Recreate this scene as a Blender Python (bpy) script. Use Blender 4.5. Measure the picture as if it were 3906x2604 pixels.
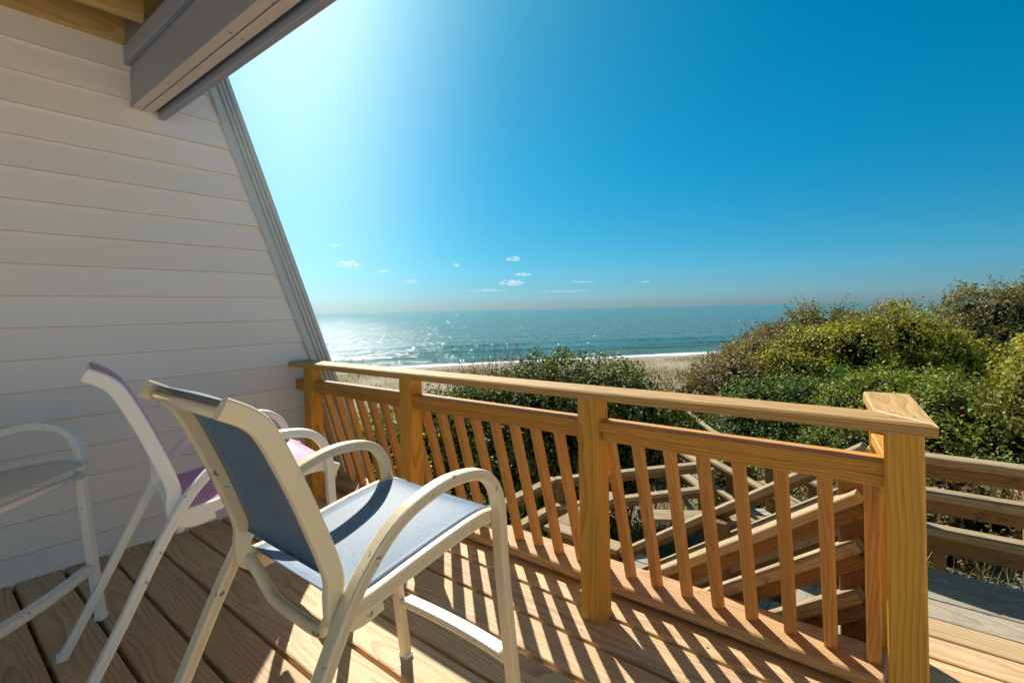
import bpy, math, random
import numpy as np
from mathutils import Vector, Matrix

random.seed(7); rng = np.random.default_rng(11)
for o in list(bpy.data.objects): bpy.data.objects.remove(o)
SC = bpy.context.scene; COL = SC.collection
R = math.radians

# ------------------------------------------------------------------ camera
CAM_H = 1.21
cd = bpy.data.cameras.new('camera'); cam = bpy.data.objects.new('camera', cd); COL.objects.link(cam)
cd.sensor_width = 36.0; cd.sensor_fit = 'HORIZONTAL'
cd.lens = 36.0 * 1967.0 / 3906.0
cd.shift_y = -(1302.0 - 1181.0) / 3906.0
cd.clip_start = 0.02; cd.clip_end = 60000
cam.matrix_world = (Matrix.Translation((0, 0, CAM_H)) @ Matrix.Rotation(R(39.8), 4, 'Z')
                    @ Matrix.Rotation(R(90), 4, 'X') @ Matrix.Rotation(R(-1.174), 4, 'Z'))
SC.camera = cam

# ------------------------------------------------------------------ sky, sun, exposure
SUN_EL, SUN_AZ = R(43.0), R(58.8)            # azimuth measured from +Y towards -X
SUN_DIR = Vector((-math.sin(SUN_AZ) * math.cos(SUN_EL), math.cos(SUN_AZ) * math.cos(SUN_EL), math.sin(SUN_EL)))
W = bpy.data.worlds.new('World'); SC.world = W; W.use_nodes = True
wn, wl = W.node_tree.nodes, W.node_tree.links
wn.clear()

def mk(nodes, typ, **kw):
    n = nodes.new(typ)
    for k, v in kw.items(): setattr(n, k, v)
    return n

def mathn(nodes, links, op, a, b=None, c=None, clamp=False):
    n = nodes.new('ShaderNodeMath'); n.operation = op; n.use_clamp = clamp
    for i, v in enumerate((a, b, c)):
        if v is None: continue
        if isinstance(v, (int, float)): n.inputs[i].default_value = v
        else: links.new(v, n.inputs[i])
    return n.outputs[0]

def build_world():
    M = lambda *a, **k: mathn(wn, wl, *a, **k)
    def VM(op, a, b=None, c=None, out=0):
        n = wn.new('ShaderNodeVectorMath'); n.operation = op
        for i, v in enumerate((a, b, c)):
            if v is None: continue
            if isinstance(v, tuple): n.inputs[i].default_value = v
            else: wl.new(v, n.inputs[i])
        return n.outputs[out]
    sky = mk(wn, 'ShaderNodeTexSky'); sky.sky_type = 'NISHITA'; sky.sun_disc = False
    sky.sun_elevation = SUN_EL; sky.sun_rotation = -SUN_AZ
    sky.altitude = 0; sky.air_density = 1.0; sky.dust_density = 0.25; sky.ozone_density = 4.0
    hs = mk(wn, 'ShaderNodeHueSaturation'); hs.inputs['Hue'].default_value = 0.476
    hs.inputs['Saturation'].default_value = 1.46; hs.inputs['Value'].default_value = 0.45
    wl.new(sky.outputs[0], hs.inputs['Color'])
    tc = mk(wn, 'ShaderNodeTexCoord')
    nrm = VM('NORMALIZE', tc.outputs['Generated'])
    sep = mk(wn, 'ShaderNodeSeparateXYZ'); wl.new(nrm, sep.inputs[0])
    # clear sea air: less milky towards the horizon than the model's
    rp = mk(wn, 'ShaderNodeValToRGB'); wl.new(sep.outputs[2], rp.inputs[0])
    e = rp.color_ramp.elements; e[0].position = 0.0; e[0].color = (0.32, 0.58, 1.0, 1); e[1].position = 0.55; e[1].color = (0.55, 1.10, 1.02, 1)
    m1 = rp.color_ramp.elements.new(0.10); m1.color = (0.27, 0.70, 0.88, 1)
    m2 = rp.color_ramp.elements.new(0.28); m2.color = (0.20, 0.90, 0.96, 1)
    clear = VM('MULTIPLY', hs.outputs[0], rp.outputs[0])
    # haze lit up round and below the sun
    sv = Vector((-math.sin(R(63)) * math.cos(SUN_EL), math.cos(R(63)) * math.cos(SUN_EL), SUN_DIR.z * 0.25)).normalized()
    d = M('MAXIMUM', VM('DOT_PRODUCT', VM('NORMALIZE', VM('MULTIPLY', nrm, (1.0, 1.0, 0.25))), tuple(sv), out=1), 0.0)
    def scl(col, f):
        n = mk(wn, 'ShaderNodeVectorMath'); n.operation = 'SCALE'; n.inputs[0].default_value = col; wl.new(f, n.inputs['Scale']); return n.outputs[0]
    base = VM('ADD', VM('ADD', clear, scl((3.7, 3.6, 3.35), M('POWER', d, 44.0))), scl((0.36, 0.85, 0.76), M('POWER', d, 10.0)))
    # small fair-weather clouds low over the sea, in azimuth / elevation
    cmb = mk(wn, 'ShaderNodeCombineXYZ')
    wl.new(M('ARCTAN2', M('MULTIPLY', sep.outputs[0], -1.0), sep.outputs[1]), cmb.inputs[0]); wl.new(M('ARCSINE', sep.outputs[2]), cmb.inputs[1])
    ae = cmb.outputs[0]
    nz = mk(wn, 'ShaderNodeTexNoise'); nz.inputs['Scale'].default_value = 1.6; nz.inputs['Detail'].default_value = 4.0
    wl.new(VM('MULTIPLY', ae, (60.0, 150.0, 0.0)), nz.inputs['Vector'])
    edge = M('MULTIPLY_ADD', nz.outputs['Fac'], 4.2, -1.15)
    clouds = [  # azimuth deg, elevation deg, half width deg, half height deg, strength
        (57.3, 5.2, 1.35, .40, 1.0), (58.6, 7.1, .55, .20, .7), (53.6, 4.4, .8, .18, .6), (50.9, 3.3, .9, .24, .6),
        (45.9, 5.0, .5, .17, .7), (39.6, 5.6, .9, .28, 1.0), (38.4, 3.9, 1.1, .20, .9), (39.7, 3.0, 1.5, .34, .9),
        (42.5, 2.2, 2.2, .2, .4), (32.0, 2.9, 1.6, .13, .45), (25.2, 2.7, .6, .14, .5), (34.0, 1.9, 3.0, .16, .35)]
    acc = None
    for a, e, wa, we, s in clouds:
        q = VM('MULTIPLY_ADD', ae, (1 / R(wa), 1 / R(we), 0.0), (-a / wa, -e / we, 0.0))
        m = M('MULTIPLY', M('SUBTRACT', edge, VM('DOT_PRODUCT', q, q, out=1)), s)
        acc = m if acc is None else M('MAXIMUM', acc, m)
    cl = mk(wn, 'ShaderNodeMix'); cl.data_type = 'RGBA'
    wl.new(M('MULTIPLY', acc, 0.5, clamp=True), cl.inputs[0]); wl.new(base, cl.inputs[6])
    cl.inputs[7].default_value = (5.6, 5.4, 5.4, 1)
    bg = mk(wn, 'ShaderNodeBackground'); bg.inputs['Strength'].default_value = 0.10
    wl.new(cl.outputs[2], bg.inputs['Color'])
    out = mk(wn, 'ShaderNodeOutputWorld'); wl.new(bg.outputs[0], out.inputs[0])
build_world()
W.cycles.sampling_method = 'MANUAL'; W.cycles.sample_map_resolution = 256

sd = bpy.data.lights.new('sun', 'SUN'); sun = bpy.data.objects.new('sun', sd); COL.objects.link(sun)
sd.energy = 3.4; sd.angle = R(0.53); sd.color = (1.0, 0.93, 0.82)
sun.rotation_euler = SUN_DIR.to_track_quat('Z', 'Y').to_euler()
SC.view_settings.view_transform = 'Standard'; SC.view_settings.look = 'None'
SC.view_settings.exposure = 1.0; SC.view_settings.gamma = 1.0
SC.cycles.use_adaptive_sampling = True; SC.cycles.adaptive_threshold = 0.025
SC.cycles.max_bounces = 7; SC.cycles.diffuse_bounces = 4; SC.cycles.glossy_bounces = 2; SC.cycles.transmission_bounces = 2
SC.cycles.caustics_reflective = False; SC.cycles.caustics_refractive = False

# ------------------------------------------------------------------ materials
def new_mat(name):
    m = bpy.data.materials.new(name); m.use_nodes = True
    nt = m.node_tree; nt.nodes.clear()
    out = nt.nodes.new('ShaderNodeOutputMaterial'); b = nt.nodes.new('ShaderNodeBsdfPrincipled')
    nt.links.new(b.outputs[0], out.inputs[0])
    return m, nt.nodes, nt.links, b, out

def ramp(nodes, links, fac, stops):
    r = nodes.new('ShaderNodeValToRGB'); links.new(fac, r.inputs[0])
    el = r.color_ramp.elements
    while len(el) < len(stops): el.new(0.5)
    for e, (p, c) in zip(el, stops): e.position = p; e.color = (*c, 1)
    return r.outputs[0]

def noise(nodes, links, vec, scale, detail=3.0, rough=0.5):
    n = nodes.new('ShaderNodeTexNoise'); n.inputs['Scale'].default_value = scale
    n.inputs['Detail'].default_value = detail; n.inputs['Roughness'].default_value = rough
    if vec is not None: links.new(vec, n.inputs['Vector'])
    return n.outputs['Fac']

def mixc(nodes, links, fac, a, b, blend='MIX'):
    m = nodes.new('ShaderNodeMix'); m.data_type = 'RGBA'; m.blend_type = blend
    for sock, v in ((m.inputs[0], fac), (m.inputs[6], a), (m.inputs[7], b)):
        if isinstance(v, (int, float)): sock.default_value = v
        elif isinstance(v, tuple): sock.default_value = (*v, 1)
        else: links.new(v, sock)
    return m.outputs[2]

def bump(nodes, links, bsdf, height, strength, dist):
    b = nodes.new('ShaderNodeBump'); b.inputs['Strength'].default_value = strength; b.inputs['Distance'].default_value = dist
    links.new(height, b.inputs['Height']); links.new(b.outputs[0], bsdf.inputs['Normal'])

def mapping(nodes, links, src, scale):
    mp = nodes.new('ShaderNodeMapping'); mp.inputs['Scale'].default_value = scale
    links.new(src, mp.inputs['Vector']); return mp.outputs[0]

def wood(name, early, late, ring=0.011, knots=0.5, rough=0.62, grey=None, var=0.14, spec=0.25, wob=0.10):
    """Sawn timber: growth rings round an axis off the board's centre, local X is the grain."""
    m, N, L, b, out = new_mat(name)
    M = lambda *a, **k: mathn(N, L, *a, **k)
    tc = N.new('ShaderNodeTexCoord'); oi = N.new('ShaderNodeObjectInfo')
    rnd = oi.outputs['Random']
    sep = N.new('ShaderNodeSeparateXYZ'); L.new(tc.outputs['Object'], sep.inputs[0])
    r2 = M('FRACT', M('MULTIPLY', rnd, 37.3)); r3 = M('FRACT', M('MULTIPLY', rnd, 91.7))
    cx = N.new('ShaderNodeCombineXYZ')
    L.new(M('ADD', sep.outputs[0], M('MULTIPLY', rnd, 40.0)), cx.inputs[0])
    L.new(M('ADD', sep.outputs[1], M('MULTIPLY', r2, 9.0)), cx.inputs[1])
    L.new(M('ADD', sep.outputs[2], M('MULTIPLY', r3, 9.0)), cx.inputs[2])
    P = cx.outputs[0]
    n1 = noise(N, L, mapping(N, L, P, (1.3, 3.5, 3.5)), 1.0, 2.0)
    n2 = noise(N, L, mapping(N, L, P, (5.0, 26, 26)), 1.0, 2.0)
    # pith position for this piece
    py = M('ADD', sep.outputs[1], M('MULTIPLY', M('SUBTRACT', r2, 0.5), 0.16))
    pz = M('ADD', sep.outputs[2], M('ADD', M('MULTIPLY', r3, 0.09), 0.03))
    rr = M('SQRT', M('ADD', M('MULTIPLY', py, py), M('MULTIPLY', pz, pz)))
    rr = M('ADD', rr, M('MULTIPLY', M('SUBTRACT', n1, 0.5), wob))
    rr = M('ADD', rr, M('MULTIPLY', M('SUBTRACT', n2, 0.5), 0.006))
    # knots pull the rings round them
    vo = N.new('ShaderNodeTexVoronoi'); vo.inputs['Scale'].default_value = 1.0
    L.new(mapping(N, L, P, (1.3, 5.0, 5.0)), vo.inputs['Vector'])
    kn = M('SUBTRACT', 1.0, M('DIVIDE', vo.outputs['Distance'], 0.14), clamp=True)
    rr = M('ADD', rr, M('MULTIPLY', M('MULTIPLY', kn, kn), 0.03 * knots))
    ph = M('FRACT', M('DIVIDE', rr, ring))
    saw = M('POWER', ph, 2.2)
    ringc = M('MULTIPLY', saw, M('ADD', 0.45, M('MULTIPLY', n2, 0.75)), clamp=True)
    col = mixc(N, L, ringc, early, late)
    fine = noise(N, L, mapping(N, L, P, (9.0, 260, 260)), 1.0, 1.0)
    col = mixc(N, L, M('MULTIPLY', M('SUBTRACT', fine, 0.38, clamp=True), 0.9), col, tuple(c * 0.55 for c in late))
    broad = noise(N, L, mapping(N, L, P, (1.1, 4, 4)), 1.0, 2.0)
    val = M('ADD', 1.0 - var, M('ADD', M('MULTIPLY', r3, 1.3 * var), M('MULTIPLY', M('SUBTRACT', broad, 0.5), 0.42)))
    sc = N.new('ShaderNodeVectorMath'); sc.operation = 'SCALE'; L.new(col, sc.inputs[0]); L.new(val, sc.inputs['Scale'])
    col = sc.outputs[0]
    core = M('MULTIPLY', M('SUBTRACT', kn, 0.62, clamp=True), 3.2 * knots, clamp=True)
    col = mixc(N, L, core, col, tuple(c * 0.28 for c in late))
    if grey:
        w = noise(N, L, mapping(N, L, P, (1.6, 14, 14)), 1.0, 3.0, 0.65)
        f = M('MULTIPLY', M('SUBTRACT', w, 0.38, clamp=True), 2.3, clamp=True)
        col = mixc(N, L, f, col, grey)
        li = noise(N, L, mapping(N, L, P, (14, 30, 30)), 1.0, 2.0, 0.7)
        col = mixc(N, L, M('MULTIPLY', M('SUBTRACT', li, 0.58, clamp=True), 5.0, clamp=True), col, tuple(c * 0.35 for c in grey))
    L.new(col, b.inputs['Base Color'])
    b.inputs['Roughness'].default_value = rough; b.inputs['Specular IOR Level'].default_value = spec
    h = M('ADD', M('MULTIPLY', fine, 0.6), M('MULTIPLY', saw, -0.35))
    bump(N, L, b, h, 0.55 if not grey else 0.9, 0.0014 if not grey else 0.003)
    return m

MW = {}
MW['deck'] = wood('pine_deck', (0.75, 0.535, 0.30), (0.51, 0.30, 0.135), 0.011, 1.0, 0.6, var=0.24, wob=0.075)
MW['rail'] = wood('pine_rail', (0.68, 0.355, 0.075), (0.45, 0.18, 0.025), 0.009, 1.0, 0.55)
MW['cap'] = wood('pine_cap', (0.64, 0.395, 0.140), (0.44, 0.225, 0.060), 0.011, 0.5, 0.5)
MW['post'] = wood('treated_post', (0.78, 0.43, 0.075), (0.52, 0.235, 0.025), 0.014, 1.0, 0.6)
MW['plate'] = wood('pine_plate', (0.68, 0.43, 0.22), (0.46, 0.25, 0.09), 0.012, 0.7, 0.6)
MW['baluster'] = wood('pine_baluster', (0.72, 0.38, 0.12), (0.50, 0.215, 0.05), 0.009, 1.0, 0.55)
MW['joist'] = wood('pine_joist', (0.74, 0.54, 0.24), (0.52, 0.32, 0.09), 0.012, 0.9, 0.65)
MW['old'] = wood('weathered_timber', (0.48, 0.36, 0.18), (0.26, 0.165, 0.07), 0.012, 0.5, 0.8, grey=(0.44, 0.37, 0.25), var=0.22)
MW['olddeck'] = wood('weathered_deck', (0.50, 0.42, 0.30), (0.30, 0.22, 0.14), 0.012, 0.5, 0.8, grey=(0.40, 0.375, 0.33), var=0.3)
MW['oldshade'] = wood('weathered_shade_board', (0.34, 0.185, 0.06), (0.19, 0.09, 0.028), 0.012, 0.5, 0.8, grey=(0.23, 0.155, 0.08), var=0.22)  # weathered wood, darkened and browned to hold the shade under the rail caps

def paint(name, col, grain=(2.0, 60, 60), bs=0.5, bd=0.0015, rough=0.6, dirt=0.12, chips=0.0, chipcol=(0.16, 0.12, 0.08)):
    m, N, L, b, out = new_mat(name); M = lambda *a, **k: mathn(N, L, *a, **k)
    tc = N.new('ShaderNodeTexCoord'); oi = N.new('ShaderNodeObjectInfo')
    ad = N.new('ShaderNodeVectorMath'); ad.operation = 'ADD'; L.new(tc.outputs['Object'], ad.inputs[0])
    cb = N.new('ShaderNodeCombineXYZ')
    L.new(M('MULTIPLY', oi.outputs['Random'], 30.0), cb.inputs[0]); L.new(M('MULTIPLY', oi.outputs['Random'], 17.0), cb.inputs[1])
    L.new(cb.outputs[0], ad.inputs[1]); P = ad.outputs[0]
    br = noise(N, L, P, 1.7, 4.0, 0.6)
    tone = N.new('ShaderNodeVectorMath'); tone.operation = 'SCALE'; tone.inputs[0].default_value = col
    L.new(M('ADD', 0.95, M('MULTIPLY', oi.outputs['Random'], 0.07)), tone.inputs['Scale'])
    c = mixc(N, L, M('MULTIPLY', M('SUBTRACT', br, 0.42, clamp=True), 4.0 * dirt, clamp=True), tone.outputs[0], tuple(x * 0.72 for x in col))
    if chips:
        n = noise(N, L, P, 34.0, 3.0, 0.6); big = noise(N, L, P, 5.0, 2.0)
        f = M('MULTIPLY', M('SUBTRACT', M('ADD', n, M('MULTIPLY', big, 0.35)), 0.90 - chips, clamp=True), 26.0, clamp=True)
        c = mixc(N, L, f, c, chipcol)
    L.new(c, b.inputs['Base Color']); b.inputs['Roughness'].default_value = rough
    g = noise(N, L, mapping(N, L, P, grain), 1.0, 3.0)
    bump(N, L, b, g, bs, bd)
    return m

MW['siding'] = paint('siding_paint', (0.86, 0.835, 0.825), (3.0, 46, 70), 0.55, 0.0022, 0.62, 0.08)
MW['trim'] = paint('trim_paint', (0.56, 0.63, 0.66), (3, 40, 40), 0.3, 0.001, 0.5, 0.12)
MW['beam'] = paint('beam_paint', (0.31, 0.345, 0.44), (3, 30, 30), 0.25, 0.001, 0.5, 0.15)
MW['beamlow'] = paint('beam_soffit_paint', (0.70, 0.64, 0.58), (3, 30, 30), 0.4, 0.0015, 0.6, 0.2, chips=0.05, chipcol=(0.05, 0.04, 0.04))
MW['frame'] = paint('chair_enamel', (0.88, 0.75, 0.51), (2, 2, 2), 0.0, 0.0, 0.34, 0.10, chips=0.045, chipcol=(0.30, 0.24, 0.17))
MW['framew'] = paint('chair_enamel_white', (0.93, 0.92, 0.87), (2, 2, 2), 0.0, 0.0, 0.34, 0.10, chips=0.02, chipcol=(0.36, 0.31, 0.25))
MW['joint'] = paint('lap_joint_dirt', (0.54, 0.45, 0.36), (3, 40, 40), 0.2, 0.0005, 0.8, 0.3)
MW['roof'] = paint('roof_shingle', (0.20, 0.20, 0.21), (20, 20, 20), 0.6, 0.004, 0.85, 0.3)

def plain(name, col, rough=0.5, metal=0.0):
    m, N, L, b, out = new_mat(name)
    n = noise(N, L, None, 40.0, 2.0)
    c = mixc(N, L, n, tuple(x * 0.8 for x in col), col); L.new(c, b.inputs['Base Color'])
    b.inputs['Roughness'].default_value = rough; b.inputs['Metallic'].default_value = metal
    return m
MW['screw'] = plain('screw_steel', (0.34, 0.32, 0.30), 0.4, 0.8)
MW['bird'] = plain('bird_feather', (0.10, 0.10, 0.11), 0.8)
MW['dark'] = plain('gap_shade_timber', (0.10, 0.065, 0.035), 0.9)  # dark colour put in for the shade seen through the deck gaps

def sling(name, col, light):
    m, N, L, b, out = new_mat(name); M = lambda *a, **k: mathn(N, L, *a, **k)
    tc = N.new('ShaderNodeTexCoord'); P = tc.outputs['Object']
    w1 = noise(N, L, mapping(N, L, P, (520, 60, 60)), 1.0, 2.0); w2 = noise(N, L, mapping(N, L, P, (60, 520, 520)), 1.0, 2.0)
    wv = M('MULTIPLY', M('ADD', w1, w2), 0.5)
    big = noise(N, L, P, 5.0, 4.0, 0.6)
    f = M('ADD', M('ADD', 0.16, M('MULTIPLY', M('SUBTRACT', wv, 0.42, clamp=True), 1.5)), M('MULTIPLY', M('SUBTRACT', big, 0.45, clamp=True), 0.35), clamp=True)
    sc = noise(N, L, mapping(N, L, P, (30, 220, 60)), 1.0, 2.0)
    c = mixc(N, L, f, col, light)
    c = mixc(N, L, M('MULTIPLY', M('SUBTRACT', sc, 0.68, clamp=True), 3.0, clamp=True), c, tuple(min(1, x * 1.25) for x in light))
    L.new(c, b.inputs['Base Color']); b.inputs['Roughness'].default_value = 0.55
    b.inputs['Specular IOR Level'].default_value = 0.45; b.inputs['Sheen Weight'].default_value = 0.25
    tr = N.new('ShaderNodeBsdfTranslucent'); L.new(mixc(N, L, 1.0, c, tuple(x for x in col), 'MULTIPLY'), tr.inputs[0])
    mx = N.new('ShaderNodeMixShader'); mx.inputs[0].default_value = 0.16
    L.new(b.outputs[0], mx.inputs[1]); L.new(tr.outputs[0], mx.inputs[2]); L.new(mx.outputs[0], out.inputs[0])
    bump(N, L, b, wv, 0.35, 0.0008)
    return m
MW['blue'] = sling('blue_sling', (0.02, 0.10, 0.235), (0.32, 0.43, 0.49))
MW['pink'] = sling('pink_sling', (0.78, 0.22, 0.42), (0.92, 0.50, 0.66))
MW['cream'] = sling('cream_sling', (0.84, 0.80, 0.68), (0.92, 0.90, 0.82))

def leafmat():
    m, N, L, b, out = new_mat('leaves'); M = lambda *a, **k: mathn(N, L, *a, **k)
    at = N.new('ShaderNodeAttribute'); at.attribute_name = 'Col'
    L.new(at.outputs['Color'], b.inputs['Base Color']); b.inputs['Roughness'].default_value = 0.55
    b.inputs['Specular IOR Level'].default_value = 0.22
    tr = N.new('ShaderNodeBsdfTranslucent')
    L.new(mixc(N, L, 1.0, at.outputs['Color'], (1.6, 1.7, 0.7), 'MULTIPLY'), tr.inputs[0])
    mx = N.new('ShaderNodeMixShader'); mx.inputs[0].default_value = 0.18
    L.new(b.outputs[0], mx.inputs[1]); L.new(tr.outputs[0], mx.inputs[2]); L.new(mx.outputs[0], out.inputs[0])
    return m
MW['leaf'] = leafmat()
MW['twig'] = plain('twig_bark', (0.17, 0.13, 0.095), 0.85)
MW['core'] = plain('shade_core', (0.020, 0.018, 0.010), 1.0)  # near-black so openings between leaf clumps read as deep shade
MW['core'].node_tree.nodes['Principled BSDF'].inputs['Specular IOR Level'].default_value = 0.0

def groundmat():
    m, N, L, b, out = new_mat('dune_ground'); M = lambda *a, **k: mathn(N, L, *a, **k)
    g = N.new('ShaderNodeNewGeometry'); P = g.outputs['Position']
    at = N.new('ShaderNodeAttribute'); at.attribute_name = 'Col'
    n1 = noise(N, L, P, 0.5, 5.0, 0.6); n2 = noise(N, L, P, 9.0, 5.0, 0.65)
    litter = mixc(N, L, M('MULTIPLY', M('SUBTRACT', n2, 0.36, clamp=True), 3.6, clamp=True), (0.12, 0.085, 0.05), (0.28, 0.23, 0.17))
    sand = mixc(N, L, n1, (0.25, 0.195, 0.115), (0.34, 0.27, 0.17))
    sand = mixc(N, L, M('MULTIPLY', M('SUBTRACT', n2, 0.5, clamp=True), 1.6, clamp=True), sand, (0.22, 0.17, 0.09))
    sp = N.new('ShaderNodeSeparateColor'); L.new(at.outputs['Color'], sp.inputs[0])
    sand = mixc(N, L, sp.outputs[2], sand, mixc(N, L, n1, (0.56, 0.47, 0.355), (0.66, 0.56, 0.44)))  # sand near the house made paler to reflect sun onto the wall
    c = mixc(N, L, sp.outputs[0], sand, litter)
    c = mixc(N, L, sp.outputs[1], c, (0.27, 0.22, 0.16))
    L.new(c, b.inputs['Base Color']); b.inputs['Roughness'].default_value = 0.9
    bump(N, L, b, n2, 0.8, 0.03)
    return m
MW['ground'] = groundmat()

def watermat():
    m, N, L, b, out = new_mat('sea_water'); M = lambda *a, **k: mathn(N, L, *a, **k)
    g = N.new('ShaderNodeNewGeometry'); P = g.outputs['Position']
    rot = N.new('ShaderNodeMapping'); rot.vector_type = 'POINT'; rot.inputs['Rotation'].default_value = (0, 0, -R(144.0))
    L.new(P, rot.inputs['Vector']); Q = rot.outputs[0]          # x: out to sea, y: along the shore
    a = noise(N, L, mapping(N, L, Q, (0.9, 0.35, 1)), 1.0, 4.0, 0.62)
    c2 = noise(N, L, mapping(N, L, Q, (0.10, 0.035, 1)), 1.0, 3.0, 0.55)
    c3 = noise(N, L, mapping(N, L, Q, (3.6, 2.0, 1)), 1.0, 3.0, 0.6)
    h = M('ADD', M('ADD', M('MULTIPLY', a, 0.55), M('MULTIPLY', c2, 2.2)), M('MULTIPLY', c3, 0.12))
    # wind facets: each little patch of water has its own tilt
    vo = N.new('ShaderNodeTexVoronoi'); vo.voronoi_dimensions = '2D'; vo.inputs['Scale'].default_value = 1.0
    L.new(mapping(N, L, Q, (0.5, 1.6, 1)), vo.inputs['Vector'])
    vc = N.new('ShaderNodeSeparateColor'); L.new(vo.outputs['Color'], vc.inputs[0])
    steep = M('ADD', 0.16, M('MULTIPLY', M('GREATER_THAN', vc.outputs[2], 0.88), 0.66))
    vs = N.new('ShaderNodeCombineXYZ'); vs.inputs[2].default_value = 1.0
    L.new(M('MULTIPLY', M('SUBTRACT', vc.outputs[0], 0.5), steep), vs.inputs[0]); L.new(M('MULTIPLY', M('SUBTRACT', vc.outputs[1], 0.5), steep), vs.inputs[1])
    vn = N.new('ShaderNodeVectorMath'); vn.operation = 'NORMALIZE'; L.new(vs.outputs[0], vn.inputs[0])
    bp = N.new('ShaderNodeBump'); bp.inputs['Strength'].default_value = 1.0; bp.inputs['Distance'].default_value = 0.62
    L.new(h, bp.inputs['Height']); L.new(vn.outputs[0], bp.inputs['Normal']); L.new(bp.outputs[0], b.inputs['Normal'])
    at = N.new('ShaderNodeAttribute'); at.attribute_name = 'Col'
    sp = N.new('ShaderNodeSeparateColor'); L.new(at.outputs['Color'], sp.inputs[0])
    patch = noise(N, L, mapping(N, L, Q, (0.012, 0.003, 1)), 1.0, 3.0)
    wc = mixc(N, L, patch, (0.044, 0.106, 0.072), (0.070, 0.140, 0.096))
    wc = mixc(N, L, sp.outputs[1], wc, (0.13, 0.19, 0.14))
    fn = noise(N, L, mapping(N, L, Q, (1.6, 0.7, 1)), 1.0, 5.0, 0.65)
    f = M('MULTIPLY', M('SUBTRACT', M('ADD', sp.outputs[0], M('SUBTRACT', fn, 0.5)), 0.45, clamp=True), 5.0, clamp=True)
    wc = mixc(N, L, f, wc, (0.80, 0.82, 0.82))
    L.new(wc, b.inputs['Base Color'])
    L.new(M('ADD', 0.11, M('MULTIPLY', f, 0.6)), b.inputs['Roughness'])
    b.inputs['IOR'].default_value = 1.33; b.inputs['Specular IOR Level'].default_value = 0.30; b.inputs['Specular Tint'].default_value = (0.95, 1.0, 0.86, 1)
    return m
MW['sea'] = watermat()

# ------------------------------------------------------------------ object helpers
MATS = {}
def link(o, parent=None):
    COL.objects.link(o)
    if parent is not None: o.parent = parent
    return o

def tag(o, label=None, cat=None, group=None, kind=None):
    if label: o['label'] = label
    if cat: o['category'] = cat
    if group: o['group'] = group
    if kind: o['kind'] = kind
    return o

def thing(name, label, cat, loc=(0, 0, 0), rz=0.0, group=None):
    e = bpy.data.objects.new(name, None); e.empty_display_size = 0.1
    link(e); e.location = loc; e.rotation_euler = (0, 0, rz)
    MATS[e.name] = Matrix.Translation(loc) @ Matrix.Rotation(rz, 4, 'Z')
    return tag(e, label, cat, group)

def mesh(name, verts, faces, mat, smooth=False):
    me = bpy.data.meshes.new(name); me.from_pydata([tuple(v) for v in verts], [], faces); me.update()
    me.materials.append(MW[mat] if isinstance(mat, str) else mat)
    if smooth: me.polygons.foreach_set('use_smooth', [True] * len(me.polygons))
    return me

def place(name, me, parent=None, world=Matrix.Identity(4)):
    o = bpy.data.objects.new(name, me); link(o, parent)
    pm = Matrix.Identity(4)
    if parent is not None:
        pm = MATS.get(parent.name, None)
        if pm is None: pm = Matrix.Identity(4)
    o.matrix_basis = pm.inverted() @ world
    MATS[o.name] = world.copy()
    return o

BOX = {}
def boxmesh(l, w, h, mat, bev):
    key = (round(l, 4), round(w, 4), round(h, 4), mat, bev)
    if key in BOX: return BOX[key]
    a, b = w / 2, h / 2; c = min(bev, a * 0.45, b * 0.45)
    sec = [(-a + c, -b), (a - c, -b), (a, -b + c), (a, b - c), (a - c, b), (-a + c, b), (-a, b - c), (-a, -b + c)]
    if bev >= 0.006:     # rounder arris: two facets
        k = c * 0.30
        sec = []
        for sx, sy, flip in ((1, -1, 0), (1, 1, 1), (-1, 1, 0), (-1, -1, 1)):
            pts = [(sx * (a - c), sy * b), (sx * (a - k), sy * (b - k)), (sx * a, sy * (b - c))]
            sec += pts if not flip else pts[::-1]
    n = len(sec); V = [(-l / 2, y, z) for y, z in sec] + [(l / 2, y, z) for y, z in sec]
    F = [[i, (i + 1) % n, n + (i + 1) % n, n + i] for i in range(n)] + [list(range(n))[::-1], list(range(n, 2 * n))]
    BOX[key] = mesh(mat, V, F, mat)
    return BOX[key]

def bar(name, p0, p1, w, h, mat, parent=None, up=(0, 0, 1), bev=0.003):
    """Timber from p0 to p1 along its centre line; w across, h along 'up'."""
    p0, p1 = Vector(p0), Vector(p1); x = (p1 - p0); l = x.length; x.normalize()
    y = Vector(up).cross(x).normalized(); z = x.cross(y).normalized()
    M = Matrix((x, y, z)).transposed().to_4x4(); M.translation = (p0 + p1) / 2
    return place(name, boxmesh(l, w, h, mat, bev), parent, M)

def box(name, x0, x1, y0, y1, z0, z1, mat, parent=None, bev=0.003, along='X'):
    c = ((y0 + y1) / 2, (z0 + z1) / 2)
    if along == 'X': return bar(name, (x0, c[0], c[1]), (x1, c[0], c[1]), y1 - y0, z1 - z0, mat, parent, bev=bev)
    if along == 'Y': return bar(name, ((x0 + x1) / 2, y0, c[1]), ((x0 + x1) / 2, y1, c[1]), x1 - x0, z1 - z0, mat, parent, bev=bev)
    return bar(name, ((x0 + x1) / 2, c[0], z0), ((x0 + x1) / 2, c[0], z1), y1 - y0, x1 - x0, mat, parent, up=(1, 0, 0), bev=bev)

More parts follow.
